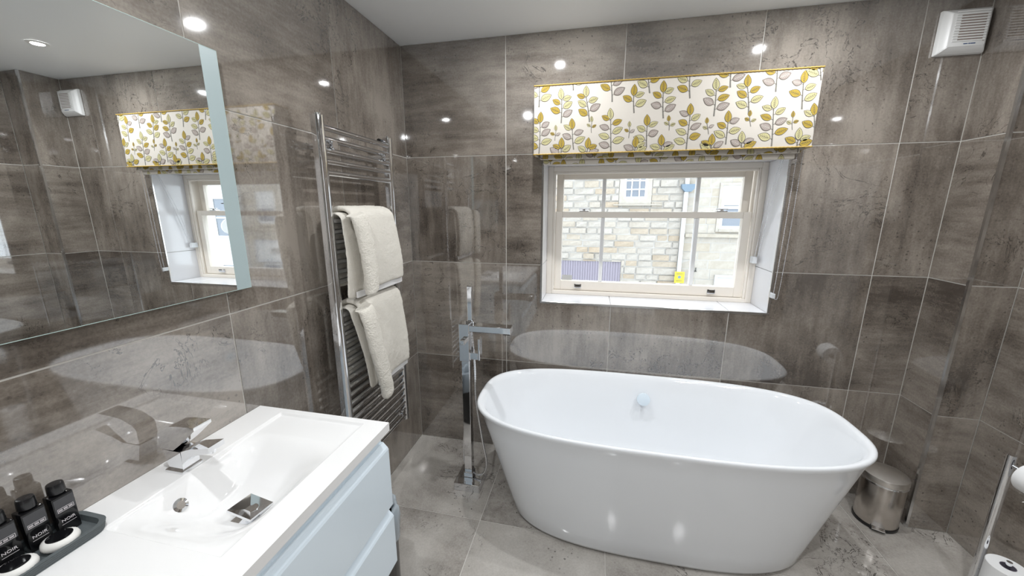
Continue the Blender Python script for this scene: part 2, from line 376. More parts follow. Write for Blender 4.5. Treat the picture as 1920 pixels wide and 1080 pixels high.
# ------------------------------------------------------------------ printed leaves
def clip_poly(P, r):
    for ax, lim, s in ((0, r[0], 1), (0, r[1], -1), (1, r[2], 1), (1, r[3], -1)):
        out = []
        for i in range(len(P)):
            a, b = P[i-1], P[i]; da, db = s*(a[ax]-lim), s*(b[ax]-lim)
            if (da >= 0) != (db >= 0):
                t = da/(da-db); out.append((a[0]+t*(b[0]-a[0]), a[1]+t*(b[1]-a[1])))
            if db >= 0: out.append(b)
        P = out
        if not P: return P
    return P
class Print:
    """flat print in (u,v) clipped to a rectangle, laid on a face at y"""
    def __init__(s, rect, y, k=0): s.k = .001*k; s.r = rect; s.y = y; s.bm = bmesh.new()
    def poly(s, P, mi, lay):
        P = clip_poly(P, s.r)
        if len(P) < 3: return
        try: f = s.bm.faces.new([s.bm.verts.new((a, s.y-.0003*lay-s.k, b)) for a, b in P]); f.material_index = mi
        except ValueError: pass
    def line(s, a, b, w0, w1, mi, lay):
        d = math.hypot(b[0]-a[0], b[1]-a[1]) or 1; nx, ny = -(b[1]-a[1])/d, (b[0]-a[0])/d
        s.poly([(a[0]-nx*w0, a[1]-ny*w0), (b[0]-nx*w1, b[1]-ny*w1), (b[0]+nx*w1, b[1]+ny*w1), (a[0]+nx*w0, a[1]+ny*w0)], mi, lay)
    def leaf(s, base, ang, L, Wd, mi):
        c, sn = math.cos(ang), math.sin(ang)
        def tr(p): return (base[0]+c*p[0]-sn*p[1], base[1]+sn*p[0]+c*p[1])
        def outline(l0, l1, wd, n=9):
            up = [(l0+(l1-l0)*t, wd*math.sin(math.pi*t**.85)**.8) for t in [i/n for i in range(n+1)]]
            return up+[(a, -b) for a, b in up[-2:0:-1]]
        s.poly([tr(p) for p in outline(0, L, Wd)], 3, 1)
        s.poly([tr(p) for p in outline(.05*L, .955*L, Wd*.86)], mi, 2)
        vm = 3 if mi != 2 else 5
        s.line(tr((.12*L, 0)), tr((.85*L, 0)), .0007, .0004, vm, 3)
        for k in range(5):
            t = .2+.13*k; q = Wd*.55*math.sin(math.pi*(t+.08))
            for sg in (1, -1): s.line(tr((t*L, 0)), tr(((t+.12)*L, sg*q)), .0006, .0004, vm, 3)
    def sprig(s, tip, base, big=True, seed=0):
        R = random.Random(seed); h = tip[1]-base[1]; L = .053 if big else .028
        dx = tip[0]-base[0]
        def st(t): return (base[0]+dx*t+.004*math.sin(3*t+seed), base[1]+h*t)
        n = 6; top = 1-(L*.95)/max(h, .05)
        for i in range(n): s.line(st(top*i/n), st(top*(i+1)/n), .0031-.0014*i/n if big else .0015, .0031-.0014*(i+1)/n if big else .0012, 4, 1)
        s.leaf(st(top), math.pi/2-math.atan2(dx, h)*.8+R.uniform(-.1, .1), L*1.02, L*.29, 0 if R.random() < .75 else 1)
        k = max(3, int((h*top)/.021)) if big else 2; sd = R.choice((1, -1)); cols = [2, 1, 1, 0, 2, 0, 1]; R.shuffle(cols)
        for i in range(k):
            t = top*(1-(i+.15)/(k+.6)) if big else top*(.55-.1*i); sd = -sd
            q = st(max(.02, t)); a = math.pi/2-sd*R.uniform(1.0, 1.3)
            e_ = (q[0]+sd*.007*(1 if big else .5), q[1]+.003)
            s.line(q, e_, .001, .0008, 4, 1)
            g = (.82+.3*i/k) if big else .85
            s.leaf(e_, a, L*g*R.uniform(.95, 1.08), L*g*R.uniform(.29, .33), cols[i % 7])
    def done(s, parent):
        if s.bm.faces: o = mk('leaf_sprig', s.bm, ['lf_yellow', 'lf_pale', 'lf_mauve', 'lf_line', 'lf_stem', 'fabric'], parent)
PY = -.105
PX0, PX1, PZ0, PZ1 = .768, 2.026, 1.793, 2.119
BIG = [((148,138),(150,272)),((243,128),(257,268)),((348,215),(340,390)),((437,122),(433,233)),((547,108),(550,253)),((652,197),(640,375)),((752,98),(745,245)),((873,85),(877,237)),((985,170),(965,362)),((1104,68),(1085,218)),((193,255),(200,375)),((482,240),(485,365)),((797,225),(792,355)),((68,230),(62,392)),((345,60),(345,190)),((492,50),(492,155)),((655,40),(652,175)),((812,20),(812,133)),((990,5),(988,150)),((62,90),(63,210)),((1138,195),(1130,337)),((195,40),(195,145)),((1165,10),(1162,105))]
SMALL = [((270,245),(270,310)),((127,280),(128,340)),((412,265),(413,330)),((568,242),(567,300)),((720,250),(720,315)),((888,222),(887,285)),((1055,225),(1052,298)),
 ((152,330),(150,410)),((250,330),(248,410)),((435,325),(433,400)),((540,318),(538,395)),((740,315),(735,390)),((857,305),(855,380)),((1078,292),(1070,370))]
def zz(p, y=PY): q = at(1, y, 980+p[0]/2.0767, 100+p[1]/2.0767); return (q[0], q[2])

pel = thing('pelmet', (1.4, 0, PZ0), 'cream fabric pelmet box printed with ochre and grey leaf sprigs above the window', 'pelmet')
mk('pelmet_front', bx(PX0, PX1, PY, PY+.012, PZ0, PZ1, bev=.004, seg=3), 'fabric', pel, smooth=True, auto=40)
for x in (PX0, PX1-.012): mk('pelmet_side', bx(x, x+.012, PY+.0125, -.001, PZ0, PZ1-.0125), 'fabric', pel)
mk('pelmet_top', bx(PX0, PX1, PY+.0125, -.001, PZ1-.012, PZ1), 'fabric', pel)
for i, (a, b) in enumerate(BIG+SMALL):
    pr = Print((PX0+.002, PX1-.002, PZ0+.004, PZ1-.003), PY-.0004, int(i >= len(BIG)+7)); pr.sprig(zz(a), zz(b), i < len(BIG) or i >= len(BIG)+7, i); pr.done(pel)
for nm, z in (('piping', PZ1-.001), ('piping', PZ0+.001)):
    bm = bmesh.new(); n = 230; pts = []
    tube(bm, [(PX0+(PX1-PX0)*i/n, PY-.002+.0008*math.sin(i*2.1), z+.0008*math.cos(i*2.1)) for i in range(n+1)], .0032, 6)
    for x in (PX0+.001, PX1-.001): tube(bm, [(x, PY-.001, z), (x, -.003, z)], .003, 6)
    mk(nm, bm, 'gold', pel, smooth=True)
# roman blind folds below the pelmet
rb = thing('roman_blind', (1.4, -.04, 1.74), 'raised roman blind, leaf printed fabric folds hanging below the pelmet', 'blind')
for (x0, x1, y, z0, z1) in ((WX0-.012, WX1+.012, -.072, 1.772, 1.812), (WX0+.002, WX1-.0, -.05, 1.748, 1.785)):
    bm = bx(x0, x1, y, y+.02, z0, z1, bev=.006, seg=3); f = mk('fold', bm, 'fabric', rb, smooth=True, auto=50)
    R = random.Random(int(z0*1000))
    u = x0+.03
    while u < x1:
        pr = Print((x0+.002, x1-.002, z0+.002, z1-.001), y-.0004, 0); pr.sprig((u+R.uniform(-.01, .01), z0+R.uniform(.02, .07)), (u, z0-.08+R.uniform(-.02, .02)), True, int(u*1000)); pr.done(f); u += R.uniform(.075, .11)
mk('headrail', bx(WX0-.01, WX1+.01, -.09, -.01, 1.815, 1.84), 'white_plastic', rb)
def chain(parent, P, r=.0022, step=.0062):
    path = bez(P, 30); bm = bmesh.new(); acc = 0; last = path[0]
    for p in path:
        if (p-last).length >= step:
            bmesh.ops.create_icosphere(bm, subdivisions=1, radius=r, matrix=Matrix.Translation(p)); last = p
    tube(bm, path[::6]+[path[-1]], .0007, 4)
    return mk('bead_chain', bm, 'bead', parent, smooth=True)
cA = at(1, -.03, 1497, 290); cB = at(1, -.03, 1448, 556)
chain(rb, [(2.006, -.03, 1.81), (2.004, -.028, 1.5), (2.0, -.026, 1.2), (1.998, -.025, 1.09), (2.008, -.027, 1.072), (2.018, -.028, 1.09), (2.024, -.029, 1.25), (2.028, -.03, 1.5), (2.03, -.03, 1.81)])
mk('chain_cleat', bx(1.99, 2.004, -.034, -.001, 1.075, 1.1, bev=.003), 'clear_plastic', rb)
chain(rb, [(1.965, .02, 1.775), (1.962, .10, 1.55), (1.962, .15, 1.35), (1.962, .165, 1.27), (1.964, .16, 1.262), (1.972, .155, 1.27), (1.974, .14, 1.35), (1.975, .09, 1.55), (1.975, .02, 1.775)])
mk('chain_clip', bx(1.955, 1.975, .16, .21, 1.225, 1.262, bev=.003), 'clear_plastic', rb)

# ------------------------------------------------------------------ mirror
MZ0, MZ1, MY1, MY0, MX = 1.279, 1.96, -1.141, -2.06, .022
mi = thing('wall_mirror', (0, -1.6, MZ0), 'large frameless wall mirror with a frosted band, above the basin', 'mirror')
mk('mirror_body', bx(.001, MX-.004, MY0+.01, MY1-.01, MZ0+.01, MZ1-.01), 'white_plastic', mi)
mk('mirror_glass', bx(MX-.004, MX, MY0, MY1-.05, MZ0, MZ1), 'mirror', mi)
mk('frosted_band', bx(MX-.004, MX, MY1-.05, MY1-.001, MZ0, MZ1), 'frost', mi)
mk('glass_edge', bxs((MX-.004, MX, MY1-.001, MY1, MZ0, MZ1), (MX-.004, MX+.0004, MY0, MY1, MZ1, MZ1+.0012), (MX-.004, MX+.0004, MY0, MY1, MZ0-.0012, MZ0)), 'glass_edge', mi)

# ------------------------------------------------------------------ towel radiator
RX, RYL, RYR, RZ0, RZ1 = .085, -.832, -.352, .35, 1.857
ra = thing('towel_radiator', (0, -.58, RZ0), 'tall chrome ladder towel radiator on the left tiled wall', 'radiator')
for y in (RYL, RYR):
    bm = bmesh.new(); prof = []
    for k in range(13): a = -math.pi/2+math.pi*k/12; prof.append((RX+.004+.017*math.cos(a), y+.019*math.sin(a)))
    prof += [(RX-.016, y+.019), (RX-.016, y-.019)]
    loft(bm, [[(p[0], p[1], z) for p in prof] for z in (RZ0, RZ1)])
    o = mk('upright', bm, 'chrome', ra, smooth=True, auto=50)
    mk('end_cap', cyl((RX, y, RZ1), (RX, y, RZ1+.008), .012), 'chrome', ra, smooth=True, auto=40)
BZ = [1.82, 1.779, 1.738, 1.698, 1.656]+[1.474-.04*k for k in range(7)]+[1.09-.0395*k for k in range(19)]
c0 = None
for z in BZ:
    if c0 is None:
        c0 = mk('bar', cyl((RX+.004, RYL+.015, z), (RX+.004, RYR-.015, z), .0115, 16), 'chrome', ra, smooth=True, auto=50)
    else:
        o = bpy.data.objects.new('bar', c0.data); COL.objects.link(o); place(o, Vector((RX+.004, (RYL+RYR)/2, z)), ra)
for y in (RYL+.05, RYR-.06):
    for z in (1.76, .42):
        mk('bracket', cyl((.001, y, z), (RX+.02, y, z), .012), 'chrome', ra, smooth=True, auto=40)
        mk('bracket_cap', cyl((RX+.016, y, z), (RX+.028, y, z), .016), 'chrome', ra, smooth=True, auto=40)
mk('vent_plug', cyl((RX-.02, RYR-.015, 1.84), (RX-.02, RYR-.045, 1.84), .01), 'black', ra, smooth=True, auto=40)

# ------------------------------------------------------------------ towels
def fuzz(o, disp):
    md = o.modifiers.new('u', 'SUBSURF'); md.levels = 3; md.render_levels = 3
    for i, (sc_, k) in enumerate(((.06, disp*1.6), (.007, .003))):
        tx = bpy.data.textures.new('fuzz', 'CLOUDS'); tx.noise_scale = sc_; tx.noise_depth = 2
        md = o.modifiers.new('d', 'DISPLACE'); md.texture = tx; md.strength = k; md.texture_coords = 'GLOBAL'
def sheet(name, rows, parent, m, thick, seed, disp=.004):
    """rows: grid of points; solidified, smoothed, roughened"""
    bm = bmesh.new(); V = [[bm.verts.new(p) for p in r] for r in rows]
    for a, b in zip(V[:-1], V[1:]):
        for i in range(len(a)-1): bm.faces.new((a[i], a[i+1], b[i+1], b[i]))
    o = mk(name, bm, m, parent, smooth=True)
    md = o.modifiers.new('s', 'SOLIDIFY'); md.thickness = thick; md.offset = 0
    fuzz(o, disp); return o
def towel(label, zbar, zf, zb, yl_t, yr_t, yl_b, yr_b, roll, band, second):
    t = thing('bath_towel', (RX+.05, -.6, zf), label, 'towel', 'cream towels on the radiator')
    xb = RX+.004; rr = .030
    # path: back bottom -> over bar -> front bottom
    def path(extra):
        P = []
        for k in range(5): P.append((xb-rr-extra, zb+(zbar-zb)*k/5, 0))
        for k in range(9):
            a = math.pi-math.pi*k/8; P.append((xb+(rr+extra)*math.cos(a), zbar+(rr+extra*.8)*math.sin(a), .02*k/8))
        n = 9
        for k in range(1, n+1): P.append((xb+rr+extra+.014*math.sin(k/n*2.6), zbar+(zf-zbar)*k/n, .02+.98*k/n))
        return P
    def rows(extra, yl, yr, ylb, yrb, ext=0):
        out = []
        for i, (x, z, t_) in enumerate(path(extra)):
            a = yl+(ylb-yl)*t_; b = yr+(yrb-yr)*t_; out.append([(x+.005*math.sin(5*j/8+t_*2), a+(b-a)*j/8, z-ext*t_) for j in range(9)])
        return out
    sheet('under_fold', rows(.0, yl_t, yr_t+.0, yl_b-second, yr_b, .024), t, 'towel', .012, 1, .003)
    sheet('top_fold', rows(.026, yl_t+.03, yr_t, yl_b, yr_b-.004), t, 'towel', .024, 2)
    # rolled edge hanging on the left
    bm = bmesh.new(); P = bez(roll, 10); n = 16; rings = []
    for i, p in enumerate(P):
        s_ = i/(len(P)-1); ww = .035+.010*math.sin(s_*3); dd = .020+.004*s_
        if i == 0 or i == len(P)-1: ww *= .55; dd *= .55
        if i == 1 or i == len(P)-2: ww *= .88; dd *= .88
        rings.append([(p.x+dd*math.cos(2*math.pi*k/n), p.y+ww*math.sin(2*math.pi*k/n), p.z+.25*ww*math.sin(2*math.pi*k/n)) for k in range(n)])
    loft(bm, rings); o = mk('rolled_edge', bm, 'towel', t, smooth=True)
    fuzz(o, .004)
    # flat woven band near the hem of the under fold
    a = path(0)[-1]
    bm = bmesh.new(); x = xb+rr+.0245
    n = 8; y0, y1 = yl_b-second+.05, yr_b-.002
    loft(bm, [[(x+.004, y0+(y1-y0)*k/n, zf-band[0]), (x+.004, y0+(y1-y0)*k/n, zf-band[1]), (x-.004, y0+(y1-y0)*k/n, zf-band[1]), (x-.004, y0+(y1-y0)*k/n, zf-band[0])] for k in range(n+1)])
    mk('woven_band', bm, 'towel_band', t)
    return t
towel('cream terry towel hung over the radiator, upper of the two', 1.474, 1.185, 1.2, -.80, -.44, -.655, -.405, [(.15, -.772, 1.50), (.172, -.768, 1.497), (.183, -.76, 1.45), (.189, -.745, 1.36), (.191, -.735, 1.25), (.188, -.735, 1.17)], (.0, .025), .17)
towel('cream terry towel hung over the radiator, lower of the two', 1.09, .74, .8, -.80, -.42, -.62, -.40, [(.15, -.772, 1.116), (.172, -.768, 1.113), (.183, -.76, 1.06), (.189, -.74, .95), (.191, -.70, .80), (.188, -.67, .665)], (.0, .025), .10)

# ------------------------------------------------------------------ bath
BXC, BYC, BL, BW, BH = 1.402, -.372, .868, .366, .588
ba = thing('bathtub', (BXC, BYC, 0), 'white freestanding bathtub with rounded ends against the window wall', 'bathtub')
def sel(hl, hw, z, n=2.9, N=96, yc=BYC, nb=3.2):
    out = []
    for k in range(N):
        a = 2*math.pi*k/N; c, s_ = math.cos(a), math.sin(a); e_ = nb if s_ > 0 else n
        out.append((BXC+hl*math.copysign(abs(c)**(2/e_), c), yc+hw*math.copysign(abs(s_)**(2/e_), s_), z))
    return out
bm = bmesh.new(); rings = []
prof = [(.63, .285, .012), (.652, .298, .014), (.662, .304, .028)]+[(.662+(.832-.662)*t, .304+(.3595-.304)*t, .028+(.55-.028)*t) for t in (.15, .35, .55, .75, .9, 1)]+[(.846, .364, .566), (.853, .366, .577), (.851, .365, .585), (.843, .361, .589), (.831, .353, .588), (.821, .345, .580), (.811, .337, .56), (.786, .318, .50), (.73, .288, .36), (.65, .258, .22), (.57, .225, .145), (.45, .17, .118), (.25, .09, .11), (.06, .03, .108)]
loft(bm, [sel(*p) for p in prof]); tub = mk('tub', bm, 'acrylic', ba, smooth=True, auto=60)
mk('shadow_gap_plinth', (lambda b: (loft(b, [sel(.62, .28, 0), sel(.62, .28, .014)]), b)[1])(bmesh.new()), 'dark_gap', ba)  # near-black slab paints in the shadow gap under the tub
dp = at(1, -.085, 1206, 748)
pz = dp[2]
dq = thing('overflow', (dp[0], -.085, pz)); dq.parent = ba; dq.location = Vector((dp[0], -.085, pz))-WLOC[ba.name]; WLOC[dq.name] = Vector((dp[0], -.085, pz))
def disc(c, nrm, prof, n=28):
    nrm = Vector(nrm).normalized(); u = nrm.cross(Vector((1, 0, 0))).normalized() if abs(nrm.x) < .9 else nrm.cross(Vector((0, 0, 1))).normalized(); v = nrm.cross(u); bm = bmesh.new(); c = Vector(c)
    loft(bm, [[c+nrm*h+(u*math.cos(2*math.pi*k/n)+v*math.sin(2*math.pi*k/n))*r for k in range(n)] for r, h in prof]); return bm
nr = Vector((0, -1, .22))
mk('overflow_knob', disc((dp[0], -.083, pz), nr, [(.022, -.01), (.024, .008), (.034, .009), (.036, .013), (.035, .018), (.03, .02)]), 'gloss_white', dq, smooth=True, auto=40)

# ------------------------------------------------------------------ floor-standing bath tap
TX, TY = .463, -.355
ft = thing('bath_filler', (TX, TY, 0), 'chrome floor-standing bath mixer tap with hand shower beside the bathtub', 'tap')
mk('base_plate', bx(TX-.065, TX+.08, TY-.082, TY+.075, 0, .045, bev=.003), 'chrome', ft)
mk('column_foot', bx(TX-.026, TX+.026, TY-.026, TY+.026, .045, .075, bev=.003), 'chrome', ft)
mk('column', bx(TX-.021, TX+.021, TY-.021, TY+.021, .07, .745, bev=.002), 'chrome', ft)
mk('mixer_body', bx(TX-.028, TX+.026, TY-.03, TY+.03, .742, .945, bev=.002), 'chrome', ft)
sp_ = mk('spout', bx(TX+.024, TX+.245, TY-.028, TY+.028, .905, .940, bev=.003), 'chrome', ft)
mk('spout_outlet', bx(TX+.205, TX+.238, TY-.02, TY+.02, .899, .906), 'dark_gap', ft)
mk('diverter_knob', bx(TX-.012, TX+.012, TY-.062, TY-.03, .845, .87, bev=.003), 'chrome', ft)
mk('lever_stem', bx(TX+.026, TX+.07, TY-.02, TY+.02, .752, .79, bev=.002), 'chrome', ft)
mk('lever', bx(TX+.07, TX+.08, TY-.022, TY+.022, .75, .868, bev=.002), 'chrome', ft)
hs = mk('hand_shower', bx(TX+.008, TX+.032, TY+.008, TY+.034, .93, 1.135, bev=.002), 'chrome', ft)
mk('shower_holder', bx(TX-.002, TX+.042, TY-.0, TY+.044, .94, .955, bev=.002), 'chrome', ft)
bm = bmesh.new(); P = bez([(TX+.02, TY+.021, .94), (TX+.035, TY+.026, .72), (TX+.04, TY+.022, .50), (TX+.075, TY+.01, .27), (TX+.10, TY, .14), (TX+.085, TY-.01, .075), (TX+.04, TY-.01, .062), (TX-.01, TY+.035, .065), (TX-.04, TY+.03, .10), (TX-.042, TY+.03, .2), (TX-.03, TY+.025, .32)], 40)
tube(bm, P, .006, 8, radii=[.0058+.0009*math.sin(i*2.4) for i in range(len(P))])
mk('shower_hose', bm, 'chrome', ft, smooth=True)

# ------------------------------------------------------------------ vanity unit and basin
VX, VY1, VY0, VZ = .484, -1.157, -2.06, .865
va_ = thing('vanity_cabinet', (.24, -1.6, .336), 'glossy white wall-hung vanity cabinet with two handleless drawers', 'cabinet')
mk('carcass', bxs((.002, VX-.03, VY0+.01, VY0+.026, .34, .836), (.002, VX-.03, VY1-.022, VY1-.006, .34, .836), (.002, VX-.03, VY0+.026, VY1-.022, .34, .356), (.002, .012, VY0+.026, VY1-.022, .356, .76)), 'gloss_white', va_)
for z0, z1 in ((.565, .795), (.338, .543)):
    d = thing('drawer', (VX-.01, -1.6, z0)); d.parent = va_; d.location = Vector((VX-.01, -1.6, z0))-WLOC[va_.name]; WLOC[d.name] = Vector((VX-.01, -1.6, z0))
    bm = bmesh.new()
    pf = [(VX-.029, z0), (VX-.006, z0), (VX-.004, z0+.002), (VX-.004, z1-.022), (VX-.007, z1-.016), (VX-.022, z1), (VX-.029, z1)]
    loft(bm, [[(x, y, z) for x, z in pf] for y in (VY0+.01, VY1-.004)]); mk('drawer_front', bm, 'gloss_white', d)
mk('handle_groove', bx(VX-.034, VX-.028, VY0+.01, VY1-.006, .795, .836), 'gloss_white', va_)
# ceramic top with a moulded bowl (heightfield + slab sides)
bs = thing('washbasin', (.24, -1.6, .837), 'white ceramic washbasin top with a rectangular sloping bowl', 'basin')
BX0, BX1, BY0, BY1 = .104, .412, -1.648, -1.178
def sm(t): t = max(0, min(1, t)); return t*t*(3-2*t)
def hz(x, y):
    if not (BX0 < x < BX1 and BY0 < y < BY1): return VZ
    dxl, dxr, dyf, dyn = x-BX0, BX1-x, BY1-y, y-BY0
    step = .008*sm(min(dxl/.006, dxr/.006, dyf/.006, dyn/.006))
    far = sm((dyf-.10)/.16)**.8 if dyf > .10 else 0
    d = .092*min(far, 1)*sm(dyn/.17)*sm((dxl+.002)/.07)*sm(dxr/.13)**.8
    return VZ-step-d
bm = bmesh.new()
def axis(lo, hi, b0, b1, n):
    s_ = set(np.round(np.linspace(lo, hi, n), 5)); 
    for b in (b0, b1):
        for k in (-.004, -.001, 0, .001, .003, .006, .009): s_.add(round(b+k, 5))
    return sorted(s_)
ax, ay = axis(0.001, VX+.002, BX0, BX1, 70), axis(VY0, VY1, BY0, BY1, 130)
G = [[bm.verts.new((x, y, hz(x, y))) for y in ay] for x in ax]
for i in range(len(ax)-1):
    for j in range(len(ay)-1): bm.faces.new((G[i][j], G[i+1][j], G[i+1][j+1], G[i][j+1]))
zb_ = .837
def skirt(vs):
    lo = [bm.verts.new((v.co.x, v.co.y, zb_)) for v in vs]
    for a, b, c, d in zip(vs[:-1], vs[1:], lo[1:], lo[:-1]): bm.faces.new((a, b, c, d))
skirt(G[0]); skirt(G[-1]); skirt([g[0] for g in G]); skirt([g[-1] for g in G])
mk('basin_top', bm, 'ceramic', bs, smooth=True, auto=70)
# overflow ring and pop-up waste belong to the basin
oc = Vector((.137, -1.525, hz(.137, -1.525))); g_ = Vector(((hz(.135, -1.525)-hz(.139, -1.525))/.004, 0, 1)).normalized()
ov = mk('overflow_ring', disc(oc, g_, [(.009, .004), (.0095, .005), (.016, .004), (.0165, .001), (.0165, -.004)]), 'chrome', bs, smooth=True, auto=40)
mk('overflow_hole', disc(oc, g_, [(.0094, -.002), (.0094, .0046)]), 'brushed', ov)
wx_, wy_ = .275, -1.465; wz_ = hz(wx_, wy_)
ws = thing('waste', (wx_, wy_, wz_)); ws.parent = bs; ws.location = Vector((wx_, wy_, wz_))-WLOC[bs.name]; WLOC[ws.name] = Vector((wx_, wy_, wz_))
mk('waste_flange', bx(wx_-.034, wx_+.034, wy_-.034, wy_+.034, wz_-.003, wz_+.003, bev=.002), 'chrome', ws)
mk('waste_stem', cyl((wx_, wy_, wz_), (wx_, wy_, wz_+.02), .016), 'chrome', ws, smooth=True, auto=40)
bm = bmesh.new(); c = Vector((wx_, wy_, wz_+.026)); hw = .034
vt = [bm.verts.new(c+Vector(p)) for p in ((-hw, -hw, .0), (hw, -hw, 0), (hw, hw, 0), (-hw, hw, 0), (0, 0, -.008), (-hw, -hw, -.006), (hw, -hw, -.006), (hw, hw, -.006), (-hw, hw, -.006))]
for a, b in ((0, 1), (1, 2), (2, 3), (3, 0)): bm.faces.new((vt[a], vt[b], vt[4])); bm.faces.new((vt[a], vt[b], vt[b+5], vt[a+5]))
bm.faces.new(vt[5:9]); bm.transform(Matrix.Translation(c) @ Matrix.Rotation(math.radians(12), 4, 'Y') @ Matrix.Rotation(math.radians(-8), 4, 'X') @ Matrix.Translation(-c))
mk('waste_plate', bm, 'chrome', ws)

# basin tap
KX, KY = .068, -1.455
bt = thing('basin_tap', (KX, KY, VZ), 'square chrome basin mixer tap with flat lever on the washbasin', 'tap')
mk('tap_base', bx(KX-.026, KX+.03, KY-.027, KY+.027, VZ, VZ+.006, bev=.002), 'chrome', bt)
bm = bmesh.new(); loft(bm, [[(KX+a, KY-.021, z), (KX+b, KY-.021, z), (KX+b, KY+.021, z), (KX+a, KY+.021, z)] for a, b, z in ((-.016, .026, VZ+.006), (-.022, .028, VZ+.03), (-.031, .03, VZ+.059))])
mk('tap_body', bm, 'chrome', bt)
bm = bmesh.new(); loft(bm, [[(x, KY-.021, z0), (x, KY+.021, z0), (x, KY+.021, z1), (x, KY-.021, z1)] for x, z0, z1 in ((KX+.028, VZ+.024, VZ+.060), (KX+.06, VZ+.052, VZ+.072), (KX+.120, VZ+.070, VZ+.084))])
mk('tap_spout', bm, 'chrome', bt)
mk('tap_aerator', cyl((KX+.102, KY, VZ+.07), (KX+.100, KY, VZ+.058), .010), 'chrome', bt, smooth=True, auto=40)
bm = bmesh.new(); loft(bm, [[(x, KY-.022, z0), (x, KY+.022, z0), (x, KY+.022, z1), (x, KY-.022, z1)] for x, z0, z1 in ((KX-.034, VZ+.064, VZ+.104), (KX-.024, VZ+.062, VZ+.115), (KX+.008, VZ+.062, VZ+.129), (KX+.035, VZ+.082, VZ+.133), (KX+.088, VZ+.127, VZ+.136))])
mk('tap_lever', bm, 'chrome', bt)

# tray, bottles and soaps
tr = thing('amenity_tray', (.064, -1.77, VZ), 'dark grey ribbed slate tray on the washbasin top holding bottles and soaps', 'tray')
def rrect(x0, x1, y0, y1, r, z, n=7):
    out = []
    for cx_, cy_, a0 in ((x1-r, y1-r, 0), (x0+r, y1-r, 90), (x0+r, y0+r, 180), (x1-r, y0+r, 270)):
        for k in range(n): a = math.radians(a0+90*k/(n-1)); out.append((cx_+r*math.cos(a), cy_+r*math.sin(a), z))
    return out
bm = bmesh.new(); q = (.014, .115, -1.905, -1.636)
rg = []
for k in range(9): z = VZ+.0005+.018*k/8; d = .0012*(k % 2)-.003*k/8; rg.append(rrect(q[0]+d, q[1]-d, q[2]+d, q[3]-d, .028, z))
rg += [rrect(q[0]+.006, q[1]-.006, q[2]+.006, q[3]-.006, .023, VZ+.0185), rrect(q[0]+.009, q[1]-.009, q[2]+.009, q[3]-.009, .02, VZ+.007)]
loft(bm, rg); mk('tray_body', bm, 'slate', tr)
def bottle(x, y, label):
    b = thing('toiletry_bottle', (x, y, VZ+.007), label, 'bottle', 'black toiletry bottles on the tray'); z = VZ+.0075
    mk('bottle_body', bx(x-.013, x+.013, y-.0165, y+.0165, z, z+.086, bev=.003), 'black_gloss', b, smooth=True, auto=40)
    mk('bottle_neck', cyl((x, y, z+.085), (x, y, z+.09), .008), 'black', b, smooth=True, auto=40)
    mk('bottle_cap', lathe(x, y, [(.0125, z+.089), (.013, z+.091), (.0125, z+.107), (.0115, z+.110), (.008, z+.1105)], 24), 'black', b, smooth=True, auto=35)
    mk('label_panel', bx(x+.0131, x+.0135, y-.0145, y+.0145, z+.05, z+.08), 'label_grey', b)
    bm = bmesh.new(); zc = z+.055; hh, ww, t_ = .0035, .012, .0006
    for s in ((y-ww, y+ww, zc+hh, zc+hh+t_), (y-ww, y+ww, zc-hh-t_, zc-hh), (y-ww, y-ww+t_, zc-hh, zc+hh), (y+ww-t_, y+ww, zc-hh, zc+hh)): box(bm, x+.0136, x+.0139, *s)
    mk('label_frame', bm, 'print_white', b)
    mk('label_text', text_bm('NOIR', .0085, basis((x+.0132, y, z+.03), (0, 1, 0), (0, 0, 1)), .0002), 'print_white', b)
    bm = bmesh.new()
    for i in range(14):
        if i % 5 != 4: box(bm, x+.0136, x+.0139, y-.0105+i*.0015, y-.0096+i*.0015, zc-.0018, zc+.0018)
    box(bm, x+.0131, x+.0134, y-.011, y+.011, z+.022, z+.0225)
    mk('fine_print', bm, 'print_white', b)['kind'] = 'stuff'
bottle(.046, -1.668, 'black square toiletry bottle at the end of the row, nearest the basin tap')
bottle(.043, -1.708, 'black square toiletry bottle, second in the row from the basin tap')
bottle(.041, -1.747, 'black square toiletry bottle, third in the row from the basin tap')
bottle(.039, -1.787, 'black square toiletry bottle cut by the left picture edge')
def soap(x, y, label):
    s = thing('soap', (x, y, VZ+.007), label, 'soap', 'wrapped soaps on the tray'); z = VZ+.0075; n = 56; rings = []
    bm = bmesh.new()
    for r, h in ((.012, .0), (.02, .001), (.0255, .006), (.0265, .011), (.0245, .017), (.019, .0205), (.0175, .0205)):
        rings.append([(x+(r+.0006*(k % 2)*(r > .018))*math.cos(2*math.pi*k/n), y+(r+.0006*(k % 2)*(r > .018))*math.sin(2*math.pi*k/n), z+h) for k in range(n)])
    loft(bm, rings); mk('pleated_wrapper', bm, 'soap', s, smooth=True, auto=60)
    mk('round_label', lathe(x, y, [(.0185, z+.0203), (.0185, z+.0212), (.017, z+.0215)], 32), 'black_gloss', s)
soap(.084, -1.697, 'round pleated white soap with black label, nearer the basin bowl')
soap(.086, -1.757, 'round pleated white soap with black label, nearer the left picture edge')

